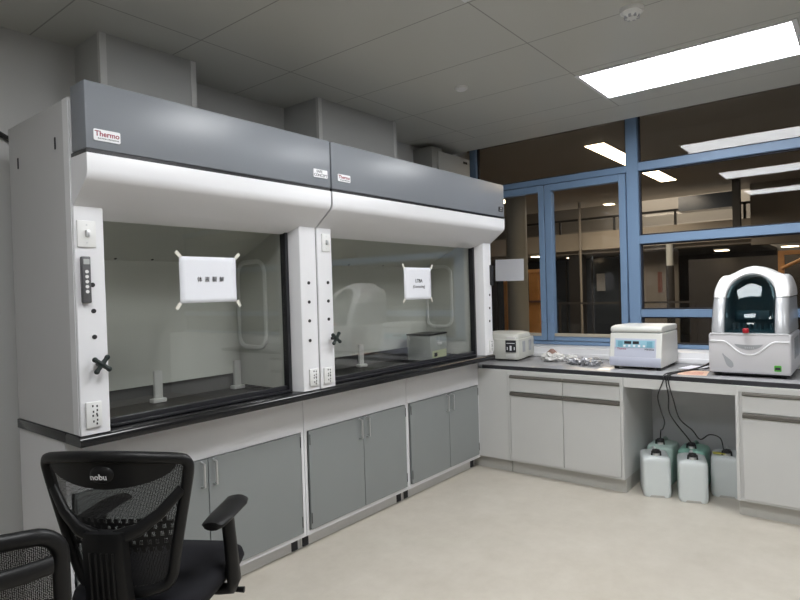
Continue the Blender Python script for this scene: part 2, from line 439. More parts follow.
def hood(x0, x1, label, first):
    h = thing('fume_hood', label, 'fume hood', ((x0+x1)/2, 2.65, 0.929), 'fume hoods')
    zt, yb, yf = 2.235, 2.97, 2.34
    # outer carcass
    b = MB()
    b.box(x0, x0+0.022, yf+0.006, yb, 0.929, zt-0.02, bev=0.002, seg=1)
    b.box(x1-0.022, x1, yf+0.006, yb, 0.929, zt-0.02, bev=0.002, seg=1)
    b.box(x0+0.022, x1-0.022, yb-0.015, yb, 0.9295, zt-0.02)
    b.box(x0+0.022, x1-0.022, yf+0.11, yb-0.015, zt-0.035, zt-0.02)
    b.build('carcass', 'shell', h)
    sides = [(x0, -1)] if first else [(x1, 1)]
    for (xs, s) in sides:
        e = MB(); e.box(xs+s*0.0005, xs+s*0.003, yf+0.008, yf+0.055, 0.932, zt-0.022); e.build('edge_trim', 'white', h)
        for yy, zz in ((2.475, 2.062), (2.866, 2.046)):
            MB().prism(rrect(yy-0.007, yy+0.007, zz-0.024, zz+0.024, 0.005), 'x', xs+s*0.0002, xs+s*0.0015).build('slot', 'ink', h)
    # liner with sloping top, inner cheeks, baffle
    l = MB()
    l.box(x0+0.022, x0+0.10, 2.455, 2.953, 0.929, 1.79); l.box(x1-0.10, x1-0.022, 2.455, 2.953, 0.929, 1.79)
    l.box(x0+0.10, x1-0.10, 2.55, 2.93, 1.80, 1.81)
    l.prism([(2.56, 1.80), (2.915, 1.64), (2.925, 1.645), (2.57, 1.81)], 'x', x0+0.10, x1-0.10)
    l.build('liner', 'liner', h)
    bx(x0+0.10, x1-0.10, 2.915, 2.923, 0.998, 1.655).build('baffle', 'liner', h)
    bx(x0+0.10, x1-0.10, 2.940, 2.953, 0.909, 1.03).build('gap_shade_panel', 'gapshade', h)  # added dark panel: shade of the gap under the baffle, put into colour
    xc = (x0+x1)/2
    for xx in (xc, x1-0.13):
        s = MB(); s.box(xx-0.022, xx+0.022, 2.895, 2.914, 0.909, 1.07, bev=0.003); s.box(xx-0.045, xx+0.03, 2.87, 2.914, 0.9075, 0.928, bev=0.004)
        s.build('baffle_bracket', 'plate', h)
    for xx, zz in ((x0+0.42, 1.675), (x0+0.61, 1.675), (x0+0.83, 1.675), (xc+0.27, 1.675)):
        MB().sphere((xx, 2.90, zz-0.02), 0.010, (1, 1, 1.2), 10, 8).build('baffle_knob', 'dark', h)
    for (xs, s) in ((x0+0.10, 1), (x1-0.10, -1)):
        p = [(xs+s*0.004, y, z) for y, z in rrect(2.655, 2.90, 1.15, 1.64, 0.07)]
        MB().tube(p, 0.014, 8, closed=True, up=(1, 0, 0), flat=0.7).build('access_panel_gasket', 'gasketwhite', h)
        MB().prism(rrect(2.665, 2.89, 1.16, 1.63, 0.065), 'x', xs+s*0.0003, xs+s*0.002).build('access_panel', 'liner', h)
    # front fascia
    fa = MB().box(x0+0.001, x1-0.003, 2.21, 2.33, 2.0, 2.247, bev=0.004).build('header_fascia', 'fascia', h)
    bx(x0+0.004, x1-0.006, 2.216, 2.36, 1.984, 2.0).build('shadow_gap', 'blackrail', h)
    prof = [(2.45, 1.984), (2.211, 1.984), (2.21, 1.98)]
    for k in range(9):
        a = R(180+52*k/8); prof.append((2.26+0.05*math.cos(a), 1.925+0.05*math.sin(a)))
    prof += [(2.335, 1.806), (2.425, 1.768), (2.45, 1.768)]
    MB().prism(prof, 'x', x0+0.002, x1-0.004).build('canopy', 'white', h)
    # posts
    cl = (0.085, 0.127)
    pl = [(x0+0.0225, 2.36), (x0+0.0225, 2.3455), (x0+0.001, 2.3455), (x0+0.001, 2.343), (x0+0.004, 2.34), (x0+cl[0]+0.02, 2.34), (x0+cl[0]+0.028, 2.345), (x0+cl[1]+0.006, 2.40), (x0+cl[1]+0.006, 2.455), (x0+0.023, 2.455)]
    pr = [(2*xc-a, y) for a, y in pl][::-1]
    lp = MB().prism(pl, 'z', 0.9295, 1.808).build('left_post', 'white', h)
    rp = MB().prism([(a-0.002, y) for a, y in pr], 'z', 0.9295, 1.808).build('right_post', 'white', h)
    # sash
    sa = MB(); xa, xb = x0+0.133, x1-0.137
    sa.box(xa, xa+0.012, 2.425, 2.45, 0.931, 1.775); sa.box(xb-0.02, xb, 2.41, 2.45, 0.931, 1.775)
    sa.box(xa+0.012, xb-0.02, 2.42, 2.45, 0.931, 0.962, bev=0.003)
    sa.box(xa+0.012, xb-0.02, 2.395, 2.42, 0.931, 0.941, bev=0.002)
    so = sa.build('sash_frame', 'blackrail', h)
    bx(xa+0.006, xb-0.02, 2.432, 2.438, 0.955, 1.80).build('sash_pane', 'sash', so)
    return h, fa, lp, rp

h1, fa1, lp1, rp1 = hood(0.958, 2.198, 'left fume hood, narrower, with long control strip and sign in Chinese characters', True)
h2, fa2, lp2, rp2 = hood(2.204, 4.075, 'right fume hood, wider, beside the blue window wall', False)
def badge(fa, x0, x1, z0, z1, parts):
    p = MB().prism(rrect(x0, x1, z0, z1, 0.005), 'y', 2.206, 2.2102).build('badge', 'badge', fa)
    for (tx, sz, fx, fz, m, bo) in parts:
        lettering(tx, sz, (x0+(x1-x0)*fx, 2.2056, z0+(z1-z0)*fz), (1, 0, 0), (0, 0, 1), m, p, bold=bo)
badge(fa1, 0.986, 1.084, 2.032, 2.074, [('Thermo', 0.0275, 0.5, 0.6, 'red_ink', 0.0004), ('ELECTRON CORPORATION', 0.0062, 0.54, 0.2, 'ink', 0)])
badge(fa2, 2.247, 2.343, 2.045, 2.083, [('Thermo', 0.026, 0.5, 0.6, 'red_ink', 0.0004), ('ELECTRON CORPORATION', 0.006, 0.54, 0.2, 'ink', 0)])
badge(fa1, 2.072, 2.170, 2.044, 2.086, [('SAFE', 0.02, 0.42, 0.72, 'ink', 0), ('CONCEPT', 0.02, 0.5, 0.28, 'ink', 0)])
p = MB().prism(rrect(3.985, 4.045, 2.036, 2.074, 0.003), 'y', 2.206, 2.2102).build('black_badge', 'ink', fa2)
lettering('LAB', 0.017, (4.015, 2.2056, 2.063), (1, 0, 0), (0, 0, 1), 'plate', p); lettering('HOOD', 0.014, (4.015, 2.2056, 2.046), (1, 0, 0), (0, 0, 1), 'plate', p)
# switches and services on the posts
Yp = 2.34
def switch(x0, x1, z0, z1, parent, wall=Yp):
    p = MB().box(x0, x1, wall-0.008, wall, z0, z1, bev=0.003).build('switch_plate', 'plate', parent)
    cx, cz = (x0+x1)/2, (z0+z1)/2
    MB().box(cx-0.006, cx+0.006, wall-0.02, wall-0.007, cz-0.012, cz+0.014, bev=0.002).build('toggle', 'chrome', p)
    for dz in (0.034, -0.034): MB().cyl((cx, wall-0.0092, cz+dz), (cx, wall-0.0078, cz+dz), 0.003, n=10).build('screw', 'chrome', p)
switch(0.968, 1.038, 1.648, 1.75, lp1)
cp = MB().box(0.976, 1.008, Yp-0.022, Yp, 1.435, 1.612, bev=0.004).build('control_strip', mat('control_grey', (0.09, 0.09, 0.095), 0.35), lp1)
kb = MB()
for k in range(5): kb.cyl((0.992, Yp-0.0235, 1.478+k*0.019), (0.992, Yp-0.0215, 1.478+k*0.019), 0.0065, n=14)
kb.build('buttons', 'plate', cp)
bx(0.981, 1.003, Yp-0.0235, Yp-0.0215, 1.582, 1.602).build('display', 'inst', cp)
holes([(1.02, 1.504), (1.021, 1.403), (1.021, 1.303)], Yp, lp1); valve(1.03, 1.197, Yp, lp1)
socket(0.976, 1.036, 0.957, 1.055, Yp, lp1)
holes([(2.136, 1.505), (2.135, 1.403), (2.134, 1.302), (2.133, 1.197)], Yp, rp1); socket(2.117, 2.182, 0.953, 1.045, Yp, rp1)
switch(2.237, 2.300, 1.676, 1.775, lp2)
holes([(2.278, 1.506), (2.277, 1.404), (2.276, 1.304)], Yp, lp2); valve(2.296, 1.197, Yp, lp2); socket(2.222, 2.287, 0.953, 1.04, Yp, lp2)
MB().box(4.045, 4.072, Yp-0.022, Yp, 1.475, 1.635, bev=0.004).build('control_strip', 'dark', rp2)
holes([(4.037, 1.399), (4.031, 1.296), (4.027, 1.194)], Yp, rp2); socket(4.005, 4.065, 0.953, 1.045, Yp, rp2)

# worktops of the hoods: black, dished, with a raised front lip
for (xa, xb, lab) in ((0.952, 2.199, 'black epoxy worktop under the left fume hood'), (2.203, 4.079, 'black epoxy worktop under the right fume hood')):
    wk = MB()
    lip = [(2.465, 0.888), (2.465, 0.917), (2.455, 0.928), (2.36, 0.928), (2.338, 0.925), (2.330, 0.918), (2.328, 0.910), (2.330, 0.888)]
    wk.prism(lip, 'x', xa, xb)
    wk.box(xa, xa+0.06, 2.465, 2.975, 0.888, 0.928, bev=0.003); wk.box(xb-0.06, xb, 2.465, 2.975, 0.888, 0.928, bev=0.003)
    wo = wk.build('hood_worktop', 'black'); bx(xa+0.06, xb-0.06, 2.465, 2.975, 0.888, 0.907).build('work_tray', 'tray', wo); tag(wo, lab, 'worktop', 'black worktops of the hoods')

# base cabinets
def cabinet(x0, x1, split, dl, dr, label, feet):
    t = thing('base_cabinet', label, 'cabinet', ((x0+x1)/2, 2.73, 0), 'grey door cabinets under the hoods')
    b = MB(); yf = 2.49
    b.box(x0, x0+0.018, yf, 2.97, 0.088, 0.887); b.box(x1-0.018, x1, yf, 2.97, 0.088, 0.887)
    b.box(x0+0.018, x1-0.018, yf, 2.97, 0.088, 0.111); b.box(x0+0.018, x1-0.018, yf, 2.97, 0.676, 0.887); b.box(x0+0.018, x1-0.018, 2.95, 2.97, 0.111, 0.676)
    b.build('body', 'white', t)
    bx(x0+0.002, x1-0.002, 2.556, 2.575, 0.0, 0.088).build('kick_panel', 'kick', t)
    bx(x0, x1-0.001, 2.548, 2.556, 0.004, 0.086).build('kick_facing', 'cab', t)
    bx(x0, x1, 2.5, 2.555, 0.082, 0.088).build('plinth_rail', 'white', t)
    for (a, b_, hx) in ((dl, split-0.002, split-0.038), (split+0.002, dr, split+0.028)):
        d = MB().box(a, b_, 2.478, 2.496, 0.115, 0.673, bev=0.002, seg=1).build('door', 'greydoor', t)
        hd = MB(); hd.tube([(hx, 2.478, 0.665), (hx, 2.452, 0.66), (hx, 2.452, 0.55), (hx, 2.478, 0.545)], 0.006, 8, up=(1, 0, 0)); hd.build('handle', 'chrome', d)
        xh = a+0.004 if a == dl else b_-0.004
        for zz in (0.18, 0.625):
            bx(xh-0.002, xh+0.002, 2.475, 2.478, zz-0.03, zz+0.03).build('hinge', 'dark', d)
    for fx in feet:
        bx(fx-0.021, fx+0.021, 2.542, 2.55, 0.008, 0.062).build('foot_cover', 'ink', t)
cabinet(0.958, 2.198, 1.585, 0.985, 2.167, 'grey two-door base cabinet behind the mesh chairs, under the left hood', (2.155,))
cabinet(2.202, 3.128, 2.682, 2.229, 3.108, 'grey two-door base cabinet under the right hood, middle of the row', (2.236, 3.088))
cabinet(3.132, 4.075, 3.632, 3.162, 4.050, 'grey two-door base cabinet at the inner corner beside the white bench', (3.165, 4.035))

# signs taped to the sashes
def sign(label, x0, x1, z0, z1, lines, tapes, group):
    t = thing('paper_sign', label, 'sign', ((x0+x1)/2, 2.43, z0), group)
    pp = MB(); n = 10
    rows = []
    for j in range(n+1):
        z = z0+(z1-z0)*j/n
        rows.append([(x0+(x1-x0)*i/n, 2.4295-0.003*math.sin(PI*i/n)*(0.4+0.6*abs(2*j/n-1)), z) for i in range(n+1)])
    V = [[pp.bm.verts.new(p) for p in r] for r in rows]
    for j in range(n):
        for i in range(n): pp.bm.faces.new((V[j][i], V[j][i+1], V[j+1][i+1], V[j+1][i]))
    s = pp.build('sheet', 'paper', t, solid=0.0006)
    for (tx, sz, fx, fz, bo) in lines:
        lettering(tx, sz, (x0+(x1-x0)*fx, 2.4255, z0+(z1-z0)*fz), (1, 0, 0), (0, 0, 1), 'ink', s, bold=bo)
    for (cx, cz, a) in tapes:
        m = Matrix.Translation((cx, 2.4275, cz)) @ Matrix.Rotation(a, 4, 'Y')
        MB().box(-0.017, 0.017, -0.0006, 0.0006, -0.008, 0.008, mx=m).build('tape', 'tape', t)
q = 0.008
sign('landscape white paper sign with four Chinese characters on the left sash', 1.440, 1.742, 1.419, 1.633,
     [('\u4f53', 0.027, 0.33, 0.5, 0), ('\u6db2', 0.027, 0.46, 0.5, 0), ('\u88c2', 0.027, 0.59, 0.5, 0), ('\u89e3', 0.027, 0.72, 0.5, 0)],
     [(1.436, 1.642, R(45)), (1.752, 1.642, R(-45)), (1.43, 1.408, R(-55)), (1.752, 1.41, R(60))], 'paper signs taped to the sashes')
sign('squarish white paper sign with two printed lines on the right sash', 3.072, 3.378, 1.388, 1.607,
     [('LTBA', 0.034, 0.52, 0.58, 0.0003), ('(Connecting)', 0.026, 0.52, 0.40, 0)],
     [(3.066, 1.615, R(65)), (3.388, 1.615, R(-65)), (3.064, 1.383, R(-50)), (3.38, 1.383, R(70))], 'paper signs taped to the sashes')
# blank sheet taped on the casement
sh = bx(5.058, 5.0605, 2.563, 2.866, 1.520, 1.728).build('paper_sheet', 'paper')
sh.rotation_euler = (R(1.2), 0, 0); sh.location.x += 0.011; tag(sh, 'blank white paper sheet on the left casement window by the right hood', 'paper')

# instrument box inside the right hood
t = thing('hood_instrument', 'small grey instrument with yellow-green label inside the right fume hood', 'instrument', (3.765, 2.75, 0.907))
mx = Matrix.Translation((3.765, 2.73, 0.9035)) @ Matrix.Rotation(R(9), 4, 'Z')
MB().box(-0.145, 0.145, -0.075, 0.13, 0.004, 0.195, bev=0.006, mx=mx).build('body', 'inst', t)
MB().box(-0.15, 0.15, -0.08, 0.135, 0.197, 0.208, bev=0.004, mx=mx).build('lid', 'dark', t)
lb = MB().box(-0.12, 0.13, -0.0775, -0.0745, 0.015, 0.075, mx=mx).build('label', 'instlabel', t)
MB().box(-0.09, -0.04, -0.079, -0.077, 0.03, 0.06, mx=mx).build('label_print', 'ink', lb)
MB().box(-0.03, 0.05, -0.0785, -0.0745, 0.115, 0.135, bev=0.001, mx=mx).build('white_plate', 'plate', t)
MB().box(-0.002, 0.001, -0.0775, -0.074, 0.0, 0.185, mx=mx).build('seam', 'plate', t)

# ------------------------------------------------------------------ wall side bench
bt = MB(); bt.box(4.118, 4.8195, -1.2, 3.195, 0.808, 0.837, bev=0.003)
o = bt.build('bench_worktop', 'bench'); tag(o, 'long grey worktop of the white wall bench below the window', 'worktop')
e = MB().box(4.108, 4.1175, -1.2, 2.47, 0.806, 0.836, bev=0.003); e.build('edge_band', 'benchedge', o)
struct('trim_9', bx(4.800, 4.8195, -1.2, 3.195, 0.8375, 0.875, bev=0.003), 'sill')
XC = 4.078
fl = MB(); fl.box(XC, 4.78, 2.227, 2.60, 0.10, 0.805); o = fl.build('corner_filler_cabinet', 'cab'); tag(o, 'plain white filler unit between the hoods and the drawer cabinet', 'cabinet')
bx(XC+0.045, 4.7, 2.228, 2.60, 0.0, 0.10).build('plinth', 'kick', o)
def grip(x, y0, y1, z0, z1, parent):
    g = MB()
    prof = [(x-0.002, z0), (x-0.010, z0+0.002), (x-0.014, z0+0.008), (x-0.012, z1-0.008), (x-0.004, z1-0.005), (x-0.002, z1)]
    g.prism(prof, 'y', y0, y1); g.build('handle', 'alu', parent)
def drawer_cab(y1, y0, fronts, label, step=0.0):
    t = thing('drawer_cabinet', label, 'cabinet', ((XC+4.78)/2, (y0+y1)/2, 0), 'white bench cabinets')
    b = MB(); b.box(XC, 4.78, y0, y0+0.018, 0.10, 0.805); b.box(XC, 4.78, y1-0.018, y1, 0.10, 0.805)
    b.box(XC+0.004, 4.78, y0+0.018, y1-0.018, 0.10, 0.112); b.box(XC, 4.78, y0+0.018, y1-0.018, 0.772, 0.805); b.box(XC+0.012, 4.76, y0+0.018, y1-0.018, 0.112, 0.772)
    b.build('body', 'cab', t)
    bx(XC+0.045, 4.7, y0+0.004, y1-0.004, 0.0, 0.10).build('plinth', 'kick', t)
    for (a, c) in fronts:
        d = MB().box(XC-0.004, XC+0.011, a, c, 0.646, 0.747, bev=0.0015, seg=1).build('drawer', 'cab', t); grip(XC-0.002, a, c, 0.747, 0.772, d)
        d = MB().box(XC-0.004, XC+0.011, a, c, 0.114, 0.612, bev=0.0015, seg=1).build('door', 'cab', t); grip(XC-0.002, a, c, 0.612, 0.642, d)
drawer_cab(2.225, 1.340, ((1.776, 2.203), (1.360, 1.772)), 'white two-drawer bench cabinet left of the kneehole, beside the hoods')
drawer_cab(0.660, -0.255, ((0.204, 0.622), (-0.235, 0.200)), 'white bench cabinet right of the kneehole, under the tall analyser')
ap = bx(4.10, 4.12, 0.662, 1.338, 0.742, 0.805); o = ap.build('kneehole_apron', 'cab'); tag(o, 'white apron rail across the top of the bench kneehole', 'panel')
kb = MB().box(4.75, 4.77, 0.662, 1.338, 0.0, 0.805); o = kb.build('kneehole_back_panel', 'white'); tag(o, 'grey back panel inside the bench kneehole behind the jerrycans', 'panel')

# ------------------------------------------------------------------ water bath
t = thing('water_bath', 'beige benchtop water bath beside the right fume hood', 'water bath', (4.585, 2.49, 0.837), rotz=R(8), local=True)
MB().box(-0.22, 0.18, -0.18, 0.20, 0.014, 0.185, bev=0.012).build('body', 'bath', t)
for sx in (-0.18, 0.14):
    for sy in (-0.14, 0.16): MB().cyl((sx, sy, 0), (sx, sy, 0.015), 0.014, n=12).build('foot', 'dark', t)
lid = MB()
lid.loft([[(x*k, y*k, z) for x, y in rrect(-0.205, 0.165, -0.165, 0.185, 0.05)] for k, z in ((1, 0.186), (1.0, 0.20), (0.94, 0.222), (0.7, 0.234), (0.3, 0.238))])
lid.build('lid', 'bath', t)
bx(-0.226, -0.2185, -0.155, -0.065, 0.075, 0.175).build('control_panel', 'ink', t)
k = MB(); k.box(-0.2275, -0.2255, -0.118, -0.102, 0.09, 0.13); k.box(-0.2275, -0.2255, -0.145, -0.138, 0.095, 0.12); k.box(-0.2275, -0.2255, -0.084, -0.077, 0.095, 0.12)
k.box(-0.2275, -0.2255, -0.145, -0.075, 0.148, 0.153); k.build('panel_marks', 'badge', t)
bx(-0.2255, -0.2185, -0.155, -0.065, 0.03, 0.065, bev=0.002).build('drain_cover', 'centri', t)
for vx in (-0.13, 0.03): bx(vx, vx+0.06, -0.1835, -0.179, 0.07, 0.16).build('side_vent', 'recess', t)
MB().box(-0.215, -0.19, -0.15, -0.07, 0.18, 0.205, bev=0.006).build('lid_latch', 'film', t)

# ------------------------------------------------------------------ centrifuge
t = thing('centrifuge', 'cream benchtop centrifuge with lavender front panel on the bench', 'centrifuge', (4.55, 1.30, 0.837))
y0, y1 = 1.142, 1.504
cb = MB()
prof = [(4.315, 0.857), (4.30, 0.866), (4.293, 0.90), (4.303, 0.925), (4.338, 1.098), (4.75, 1.098), (4.75, 0.857)]
cb.prism(prof, 'y', y0, y1); bo = cb.build('housing', 'centri', t)
md = bo.modifiers.new('bevel', 'BEVEL'); md.width = 0.008; md.segments = 3
ld = MB(); ld.prism([(4.334, 1.103), (4.332, 1.128), (4.345, 1.143), (4.42, 1.150), (4.75, 1.145), (4.75, 1.103)], 'y', y0+0.002, y1-0.002); lo = ld.build('lid', 'centri', t)
md = lo.modifiers.new('bevel', 'BEVEL'); md.width = 0.01; md.segments = 3
bx(4.345, 4.74, y0+0.01, y1-0.01, 1.096, 1.105).build('lid_gap', 'recess', t)
# panel on the sloping front:  x = 4.303 + (z-.925)*.2023
def slope(z, d=0.0): return 4.303+(z-0.925)*0.2023-d
def spanel(ya, yb, za, zb, d0, d1, nm, m, par):
    q = MB(); q.prism([(slope(za, d0), za), (slope(zb, d0), zb), (slope(zb, d1), zb), (slope(za, d1), za)], 'y', ya, yb); return q.build(nm, m, par)
pn = spanel(1.179, 1.468, 0.927, 1.058, -0.002, 0.003, 'front_panel', 'centriblue', t)
MB().prism([(4.2992, 0.862), (4.290, 0.90), (4.300, 0.926), (4.306, 0.926), (4.306, 0.862)], 'y', y0+0.004, y1-0.004).build('chin_panel', 'centriblue', t)
dp = spanel(1.189, 1.460, 0.995, 1.047, 0.002, 0.0045, 'display_strip', 'lcd', pn)
spanel(1.409, 1.444, 1.0, 1.04, 0.004, 0.006, 'key_pad', 'lcdkey', dp); spanel(1.204, 1.242, 1.0, 1.04, 0.004, 0.006, 'key_pad', 'lcdkey', dp)
k = MB()
for ya, yb in ((1.349, 1.399), (1.296, 1.339)):
    q = [(slope(1.020, 0.004), 1.020), (slope(1.04, 0.004), 1.04), (slope(1.04, 0.0062), 1.04), (slope(1.020, 0.0062), 1.020)]; k.prism(q, 'y', ya, yb)
k.build('readout', 'ink', dp)
for i in range(5): spanel(1.389-i*0.034, 1.404-i*0.034, 1.0, 1.013, 0.004, 0.006, 'button', 'badge', dp)
up = Vector((0.2023, 0, 1)).normalized()
lettering('Thermo', 0.019, (slope(0.984, 0.0036), 1.416, 0.984), (0, -1, 0), up, 'red_ink', pn, bold=0.0002)
lettering('Heraeus', 0.019, (slope(0.984, 0.0036), 1.224, 0.984), (0, -1, 0), up, 'ink', pn, bold=0.0002)
for xx in (4.34, 4.71):
    for yy in (y0+0.03, y1-0.04): MB().cyl((xx, yy, 0.837), (xx, yy, 0.860), 0.016, n=14).build('foot', 'dark', t)

# ------------------------------------------------------------------ tall analyser
t = thing('analyser', 'tall white arch-fronted analyser with dark tinted door on the bench', 'analyser', (4.5, 0.607, 0.837))
def off(z): return 1.25*max(0.0, z-1.09)**2
YC, ZA, RA = 0.605, 1.338, 0.139
tab = [(0, .214), (24, .222), (33, .227), (40, .223), (46, .201), (57, .194), (70, .197), (90, .203), (110, .197), (123, .194), (134, .201), (140, .223), (147, .227), (156, .222), (180, .214)]
def rad(a):
    for (a0, r0), (a1, r1) in zip(tab, tab[1:]):
        if a0 <= a <= a1: return r0+(r1-r0)*(a-a0)/(a1-a0)
XA = 4.252
def horseshoe(samples):
    """samples: list of (outer(y,z), inner(y,z)) running round the arch; returns a solid shell"""
    rows = []
    for (oy, oz), (iy, iz) in samples:
        d = Vector((oy-iy, oz-iz)); L = d.length; d /= L
        def P(s, x): return (x, iy+d.x*s, iz+d.y*s)
        fo = XA+off(oz); fi = XA+off(iz)
        rows.append([P(0, fi+0.012), P(0.006, fi+0.003), P(0.015, fi), P(L-0.035, fo), P(L-0.012, fo+0.008), P(L, fo+0.034), P(L, 4.80), P(0, 4.80)])
    return MB().loft(rows)
cap = []
for k in range(73):
    a = 180*k/72; ca, sa_ = math.cos(R(a)), math.sin(R(a)); r = rad(a)
    cap.append(((YC+r*ca, ZA+0.006+r*sa_), (YC+RA*ca, ZA+0.006+RA*sa_)))
horseshoe(cap).build('arched_cover', 'ana', t, angle=50)
for s in (1, -1):
    pl = []
    for k in range(9):
        z = 1.118+(ZA-1.118)*k/8; w = 0.217-0.005*k/8
        pl.append(((YC+s*w, z), (YC+s*RA, z)))
    horseshoe(pl).build('pillar', 'anagrey', t, angle=50)
# lower housing
lo = MB(); lo.box(4.236, 4.80, 0.380, 0.832, 0.862, 1.114, bev=0.014, seg=3); lo.build('lower_housing', 'analow', t)
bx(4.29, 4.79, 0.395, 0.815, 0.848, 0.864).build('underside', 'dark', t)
for xx in (4.30, 4.75):
    for yy in (0.43, 0.79): MB().cyl((xx, yy, 0.837), (xx, yy, 0.850), 0.02, n=14).build('foot', 'dark', t)
XL = 4.236
bd = []
for k in range(31):
    y = 0.826-(0.826-0.388)*k/30
    q_ = min(1, abs(y-YC)/0.15); z = 1.066-0.084*0.5*(1+math.cos(PI*q_**1.25))
    bd.append((XL-0.001, y, z))
MB().tube(bd, 0.0055, 8, up=(1, 0, 0), flat=0.6).build('light_band', 'badge', t)
bx(XL-0.003, XL+0.02, 0.392, 0.822, 1.110, 1.1165, bev=0.001).build('seam_band', 'badge', t)
cr = MB(); top_ = []; bot = []
for k in range(21):
    u = k/20; y = 0.685-0.16*u; top_.append((y, 1.05-0.006*math.sin(PI*u))); bot.append((y, 1.05-0.036*max(0, 1-(2*u-1)**2)**0.75-0.0005))
cr.prism(top_+bot[::-1][1:-1], 'x', XL-0.002, XL+0.004); ce = cr.build('smile_recess', 'recess', t)
q = MB()
for k in range(5): q.box(XL-0.0032, XL-0.0015, 0.575+k*0.011, 0.582+k*0.011, 1.022, 1.032)
q.build('recess_marks', 'anagrey', ce)
lg = MB(); A = []; B = []
for k in range(15):
    u = k/14; y = 0.752-0.055*u; z = 0.985-0.085*u; w = 0.004+0.016*math.sin(PI*min(1, u*0.95)**1.8)
    A.append((y+w*0.75, z-w*0.6)); B.append((y-w*0.75, z+w*0.6))
lg.prism(A+B[::-1], 'x', XL-0.0018, XL+0.002); lg.build('swoosh_emblem', 'recess', t)
gs = MB().prism(rrect(0.432, 0.47, 0.885, 0.922, 0.006), 'x', XL-0.0018, XL+0.002).build('green_sticker', 'green', t)
MB().box(XL-0.003, XL-0.0015, 0.437, 0.465, 0.895, 0.910).build('sticker_print', 'ink', gs)
# tinted door with bulging face
N = 26; dg = MB(); rows = []
for j in range(N+1):
    z = 1.119+(ZA+RA+0.004-1.119)*j/N
    hw = RA if z <= ZA+0.006 else math.sqrt(max(1e-7, RA**2-(z-ZA-0.006)**2))
    hw = max(hw-0.001, 0.003)
    rows.append([(XA+off(z)+0.014-0.032*(1-(2*i/12-1)**2)*min(1, hw/0.1), YC+hw*(1-2*i/12), z) for i in range(13)])
dg.loft(rows, closed=False); dg.build('tinted_door', 'visor', t, angle=70, solid=0.004)
inn = MB(); inn.box(4.62, 4.64, YC-RA+0.005, YC+RA-0.005, 1.118, 1.46); inn.box(4.30, 4.62, YC-RA+0.01, YC+RA-0.01, 1.1175, 1.13)
ino = inn.build('inner_chamber', 'chamber', t)
rk = MB()
for k in range(8): rk.cyl((4.40, YC+0.105-k*0.03, 1.13), (4.40, YC+0.105-k*0.03, 1.17), 0.009, n=10)
rk.build('tube_rack', 'recess', ino)
bx(4.48, 4.56, YC-0.09, YC+0.10, 1.19, 1.25, bev=0.006).build('sampler_head', 'recess', ino)
MB().box(4.205, 4.25, 0.600, 0.632, 1.120, 1.150, bev=0.005).build('red_knob', 'red', t)
MB().box(4.42, 4.66, 0.377, 0.3815, 0.95, 1.08).build('side_vent', 'recess', t)

# ------------------------------------------------------------------ loose things on the bench
def crumple(c, sc, seed, amp, m, name, parent, sub=3):
    b = MB(); bmesh.ops.create_icosphere(b.bm, subdivisions=sub+1, radius=1.0)
    for v in b.bm.verts:
        d = v.co.copy(); n = noise.noise(d*2.3+Vector((seed, 0, 0)))+0.6*noise.noise(d*5.1+Vector((0, seed, 0)))
        v.co = d*(1+amp*n)
        v.co = Vector((v.co.x*sc[0], v.co.y*sc[1], max(v.co.z, -0.55)*sc[2])) + Vector(c) + Vector((0, 0, 0.55*sc[2]))
    return b.build(name, m, parent, angle=20)
t = thing('plastic_bag', 'crumpled clear plastic bag with brown packet on the bench beside the water bath', 'bag', (4.56, 2.06, 0.837))
crumple((4.56, 2.06, 0.838), (0.08, 0.095, 0.045), 3.1, 0.35, 'film', 'bag_film', t)
bp = MB(); bp.loft([[(4.56+0.03*math.cos(a)*k, 2.065+0.045*math.sin(a)*k, z) for a in [2*PI*i/7 for i in range(7)]] for k, z in ((1.35, 0.868), (1.05, 0.905), (0.3, 0.935))]); bp.build('brown_packet', 'brown', t)
t = thing('foil_parcel', 'crumpled silver foil parcels on the bench between bag and centrifuge', 'foil', (4.42, 1.74, 0.837))
for i, (x, y, a, b_, c) in enumerate(((4.45, 1.83, 0.06, 0.055, 0.028), (4.42, 1.745, 0.06, 0.05, 0.034), (4.41, 1.665, 0.065, 0.05, 0.04))):
    crumple((x, y, 0.838), (a, b_, c), 11.3+i*3.7, 0.5, 'foil', 'foil_lump', t)
crumple((4.56, 1.90, 0.838), (0.05, 0.045, 0.035), 29.0, 0.4, 'film', 'film_wrap', t)
ps = MB(); ps.box(4.20, 4.42, 0.855, 1.03, 0.8375, 0.8392); o = ps.build('paper_sheet', 'peach'); o.rotation_euler = (0, 0, R(6)); tag(o, 'peach printed paper sheet lying on the bench before the analyser', 'paper')
q = MB()
for k in range(5): q.box(4.23+0.03*k, 4.238+0.03*k, 0.88, 0.88+0.1+0.02*(k % 2), 0.8391, 0.8396)
q.build('print_lines', 'red', o)
ps = MB(); ps.box(4.30, 4.50, 0.90, 1.06, 0.8376, 0.8386); o = ps.build('paper_sheet', 'paper'); o.location.z += 0.0021; o.location.x += 0.17; o.rotation_euler = (0, 0, R(-12)); tag(o, 'white paper sheet lying on the bench behind the peach sheet', 'paper')

